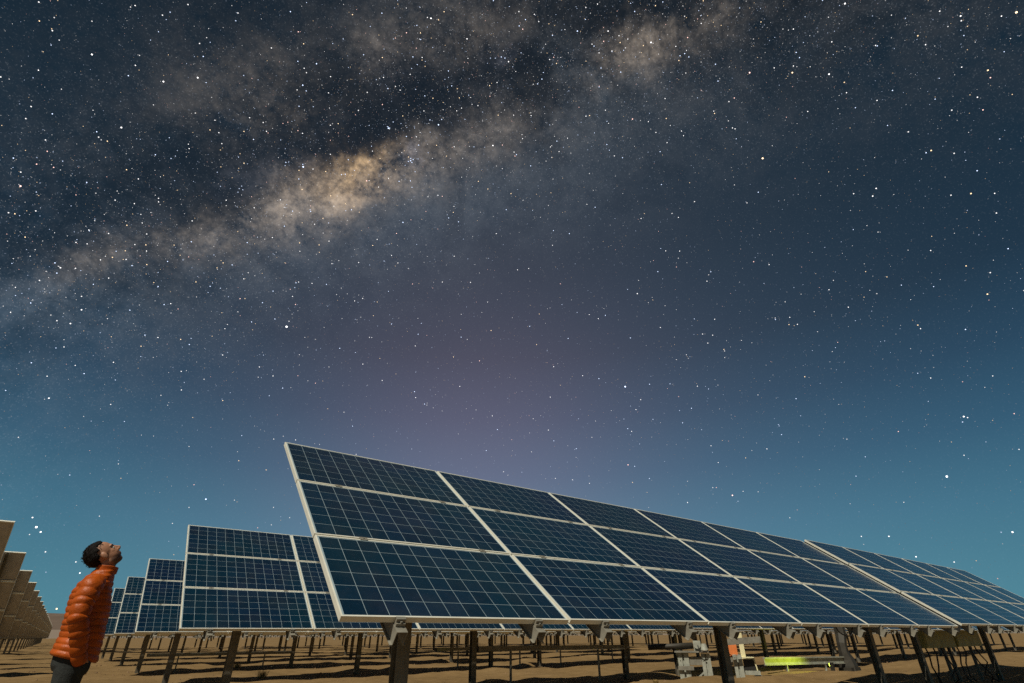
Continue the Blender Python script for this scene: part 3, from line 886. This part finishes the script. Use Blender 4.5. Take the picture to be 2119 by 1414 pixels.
# ------------------------------------------------------------------ dry tufts and stones
trn = random.Random(4)
TUFTS = [(5.0, 7.9, .24, 'dry straw tuft at the foot of the second-row post'), (5.65, 8.1, .20, 'small dry straw tuft right of the foot tuft'), (3.6, 14.6, .30, 'dry straw tuft in front of the fourth row'), (1.9, 8.6, .14, 'low dry tuft near the aisle'), (9.6, 5.4, .12, 'low dry tuft on the bare mound'), (4.2, 20.2, .30, 'far dry tuft between the rows')]
for x, y, h, lab in TUFTS:
    mb = MB(); z0 = float(gh(x, y))
    for i in range(170):
        a = trn.uniform(0, 6.28); r_ = trn.uniform(0, h * .45); ln = h * trn.uniform(.4, 1.0); lean = trn.uniform(.1, .7)
        p0 = Vector((r_ * math.cos(a), r_ * math.sin(a), -.02)); p2 = p0 + Vector((math.cos(a) * ln * lean, math.sin(a) * ln * lean, ln))
        p1 = (p0 + p2) / 2 + Vector((0, 0, ln * .12)); w = Vector((-math.sin(a), math.cos(a), 0)) * .004
        k = len(mb.v); mb.v += [tuple(p0 - w), tuple(p0 + w), tuple(p1 - w * .7), tuple(p1 + w * .7), tuple(p2)]
        mb.f += [(k, k + 1, k + 3, k + 2), (k + 2, k + 3, k + 4)]; mb.m += [0, 0]
    tag(mb.obj('dry_grass_tuft', ['straw'], loc=(x, y, z0)), lab, 'grass tuft', 'dry grass tufts on the sand')
mb = MB()
srn = random.Random(12)
for i in range(5200):
    x = srn.uniform(-6, 30); y = srn.uniform(-1, 34)
    if srn.random() < .5: y = 1.2 + 6.17 * srn.randint(0, 4) + srn.gauss(0, .8)
    s = .010 + .035 * srn.random() ** 4
    z = 0.0
    k = len(mb.v)
    vs = []
    for d in ((1, 0, 0), (-1, 0, 0), (0, 1, 0), (0, -1, 0), (0, 0, 1), (0, 0, -1)):
        vs.append((x + d[0] * s * srn.uniform(.7, 1.4), y + d[1] * s * srn.uniform(.7, 1.4), d[2] * s * srn.uniform(.5, .9)))
    mb.v += vs
    mb.f += [tuple(k + q for q in f_) for f_ in ((0, 2, 4), (2, 1, 4), (1, 3, 4), (3, 0, 4), (2, 0, 5), (1, 2, 5), (3, 1, 5), (0, 3, 5))]; mb.m += [0] * 8
va = np.array(mb.v); cxy = va.reshape(-1, 6, 3).mean(1); gz_ = gh(cxy[:, 0], cxy[:, 1])
va[:, 2] += np.repeat(gz_, 6); mb.v = [tuple(q) for q in va]
tag(mb.obj('pebbles', ['stone']), 'small stones strewn over the sandy ground', kind='stuff')

# ------------------------------------------------------------------ stars
STARS = "-22.19,45.37,2,0 -16.70,44.53,3,0 -13.44,50.42,2,0 -11.82,52.37,2,0 22.09,61.35,3,0 -7.42,47.74,3,0 -10.23,45.90,3,0 -11.50,40.72,3,0 -12.71,39.09,2,0 -15.97,36.81,2,0 -15.64,32.68,3,3 -17.95,37.51,2,0 -18.14,38.52,2,0 -19.35,43.99,1.5,0 -20.17,44.27,2,0 -20.65,45.15,1.5,0 -18.22,46.66,1.5,0 4.34,51.74,2.5,1 5.25,54.02,2.5,1 4.29,52.90,2,0 -1.13,53.31,2,0 29.36,60.30,2.5,0 25.60,52.30,3,1 26.03,52.85,2,1 28.47,50.43,2,0 34.80,50.86,3,0 17.80,50.90,3,1 17.66,51.02,2,1 7.47,44.70,3.5,1 7.33,44.90,2,1 5.26,44.48,2,1 22.00,42.00,2.5,1 10.40,28.75,5,0 15.89,42.06,1.5,2 9.47,37.39,2,2 10.65,39.64,2,0 -10.31,27.90,2.5,0 -9.32,28.29,2,0 -11.17,26.35,2,0 -7.96,26.24,2,0 -7.51,25.16,2.5,0 -7.79,23.79,2.5,0 -8.75,23.69,2,0 -9.31,23.98,1.5,0 -8.29,32.07,2,0 -5.42,33.29,2,0 -2.10,35.95,2,0 -9.06,34.94,2,0 -13.17,45.77,2,0 -13.31,46.64,1.5,0 13.68,33.94,2,1 18.29,33.25,2,0 16.07,45.34,2.5,3 21.91,48.34,2.5,1 21.87,48.57,2,1 21.57,48.22,2,1 22.25,48.51,2,1 22.13,48.20,2,1 8.99,29.25,2,1 13.80,36.19,2,0 5.29,44.17,1.5,1 5.58,44.62,1.5,1 36.75,58.92,2,1 36.06,59.01,2,1 34.92,58.89,1.5,1 37.44,58.61,2.5,0 34.00,58.87,1.5,1 13.55,53.48,2,0 8.04,52.10,2,0 -15.33,30.41,2,0 -16.15,33.67,2,0 -7.16,30.27,2,2 1.76,30.68,2,1 8.01,31.94,2,1 10.22,32.85,1.5,1 25.20,48.98,1.5,0 29.96,49.39,1.5,0 25.06,43.52,1.5,3 1.17,40.45,1.5,1 1.33,40.76,1.5,1 1.18,40.09,1.5,1 1.58,40.48,1.5,1 -16.28,49.39,1.5,0 -8.47,51.04,1.5,0 -2.18,43.04,1.5,2 -1.47,41.64,1.5,2 13.87,42.55,1.5,2 15.05,42.47,1.5,2 63.35,57.57,3,0 62.00,57.58,2,2 75.47,51.21,3,3 80.09,49.28,3,2 83.51,47.47,3,0 84.47,46.17,2,2 71.68,53.34,2,1 72.56,49.84,2,3 57.90,51.63,2.5,3 62.87,50.65,2,2 73.32,43.60,4,2 54.21,48.63,2,0 45.65,50.00,2,0 55.39,48.27,2,1 88.09,37.45,2.5,2 89.46,36.35,2,0 82.58,36.67,2.5,0 82.01,36.18,2.5,0 80.56,37.09,2,0 88.93,32.82,2.5,2 87.62,33.40,2,0 63.91,42.03,2,0 89.70,30.55,2,0 98.82,42.90,3.5,2 88.35,51.55,3,0 94.74,46.45,2,0 95.75,45.18,2.5,0 95.57,44.86,2,0 94.87,40.61,2.5,2 92.20,45.94,2,2 50.89,60.51,2.5,1 56.52,59.80,2.5,0 43.54,61.83,2,0 39.60,62.74,2,0 53.10,62.20,2,0 91.08,39.48,2,0 87.28,39.74,2,0 68.73,34.43,2,3 69.13,28.28,2,1 54.45,34.03,2.5,0 57.48,35.95,2,1 58.39,38.28,1.5,1 63.45,34.40,1.5,0 86.30,24.81,2.5,2 85.98,27.55,2,2 78.78,27.88,1.5,0 81.06,33.04,1.5,0 80.75,24.15,2,2 62.29,28.18,2,0 54.87,35.42,1.5,0 87.21,26.35,2,0 71.58,40.76,2,1 50.09,47.39,1.5,0 53.90,53.11,2,0 43.44,44.65,1.5,0 69.20,42.28,1.5,0 51.42,24.17,4,1 78.11,11.43,4,0 60.67,12.03,3,3 52.99,22.60,2,0 80.93,15.86,3,0 81.14,15.72,2,0 -3.97,7.65,4,0 -3.58,7.33,3,0 -4.45,8.32,2.5,0 -4.18,7.08,1.5,0 -0.69,1.97,3,2 7.26,11.19,3,1 -0.63,5.34,2,0 -2.78,5.93,2,0 -0.10,4.55,2.5,0 -6.82,17.49,2.5,0 0.93,19.71,1.5,0 80.59,6.76,3,0 50.66,15.88,2.5,3 73.94,5.54,2.5,0 42.00,20.00,2,0 46.97,19.01,1.5,0 39.96,17.70,1.5,0 70.56,7.45,2,0 72.57,7.27,2.5,0 76.30,4.96,2,0 9.67,11.35,1.5,0 13.27,11.00,1.5,0 5.19,8.88,1.5,0 -0.32,13.26,1.5,0 16.95,14.32,1.5,0 18.37,20.99,1.5,0 52.03,10.78,1.5,0 56.23,11.70,2,0 61.57,27.47,2,0 63.00,25.66,1.5,0 -7.50,14.06,1.5,0"
SR = 9500.0
TINT = [(1, .98, .97), (.72, .86, 1.15), (1.15, .84, .50), (1.15, .70, .62)]
sv, sc = [], []
def star(d, size, rgb):
    d = Vector(d); c = d * SR; s = SR * size
    a = d.orthogonal().normalized(); b_ = d.cross(a)
    sv.append([tuple(c + q * s) for q in (a, -a, b_, -b_, d, -d)]); sc.append(rgb)
for t in STARS.split():
    az, el, sz, k = t.split(','); sz = float(sz)
    i = .32 + .18 * sz; tn = TINT[int(k)]
    star(azel(float(az), float(el)), .00040 + .00027 * sz, tuple(i * c * (.6 + .35 * sz) for c in tn))
g3 = np.random.default_rng(21)
N_ = 175000
zz = g3.uniform(.0, 1, N_); aa = g3.uniform(0, 2 * math.pi, N_)
rr = np.sqrt(1 - zz ** 2); dd = np.stack([rr * np.cos(aa), rr * np.sin(aa), zz], 1)
la = np.degrees(np.arcsin(dd @ np.array(GN)))
clump = sum(np.sin(dd @ g3.normal(0, q, 3) + g3.uniform(0, 6.28)) for q in (4, 7, 9, 14, 18, 25, 33, 40)) / 8
dens = (.26 + .74 * np.exp(-((la - 1) / 9) ** 2)) * np.clip(.95 + .5 * clump, .3, 1.4)
dens *= np.clip(.35 + zz * 1.6, 0, 1)
keep_ = g3.uniform(0, 1, N_) < dens
mag = g3.pareto(2.15, N_) + 1
for d, mg_, ok, q in zip(dd, mag, keep_, g3.uniform(0, 1, N_)):
    if not ok: continue
    m_ = min(mg_, 6.0)
    tn = TINT[0 if q < .45 else 1 if q < .78 else 2 if q < .93 else 3]
    br = (-.05 + .17 * m_) * min(1, .2 + 2.0 * d[2])
    star(d, .00027 + .000085 * min(m_, 7), tuple(c * br * 1.3 for c in tn))
nS = len(sv)
me = bpy.data.meshes.new('stars')
va = np.array(sv, np.float32).reshape(-1, 3)
F0 = np.array([(0, 2, 4), (2, 1, 4), (1, 3, 4), (3, 0, 4), (2, 0, 5), (1, 2, 5), (3, 1, 5), (0, 3, 5)])
fa = (np.arange(nS)[:, None, None] * 6 + F0[None]).reshape(-1, 3)
me.vertices.add(len(va)); me.vertices.foreach_set('co', va.ravel())
me.loops.add(fa.size); me.loops.foreach_set('vertex_index', fa.ravel().astype(np.int32))
me.polygons.add(len(fa)); me.polygons.foreach_set('loop_start', np.arange(len(fa)) * 3)
ca = me.color_attributes.new('star_colour', 'FLOAT_COLOR', 'POINT')
cc = np.ones((nS, 4), np.float32); cc[:, :3] = np.array(sc); ca.data.foreach_set('color', np.repeat(cc, 6, 0).ravel())
me.update()
ms = bpy.data.materials.new('starlight'); ms.use_nodes = True
n = ms.node_tree; n.nodes.clear()
o_ = n.nodes.new('ShaderNodeOutputMaterial'); e_ = n.nodes.new('ShaderNodeEmission'); a_ = n.nodes.new('ShaderNodeAttribute'); a_.attribute_name = 'star_colour'
n.links.new(a_.outputs['Color'], e_.inputs[0]); e_.inputs[1].default_value = 1.6; n.links.new(e_.outputs[0], o_.inputs[0])
ms.cycles.emission_sampling = 'NONE'
me.materials.append(ms)
tag(link('stars', me), 'thousands of stars scattered over the night sky', kind='stuff')
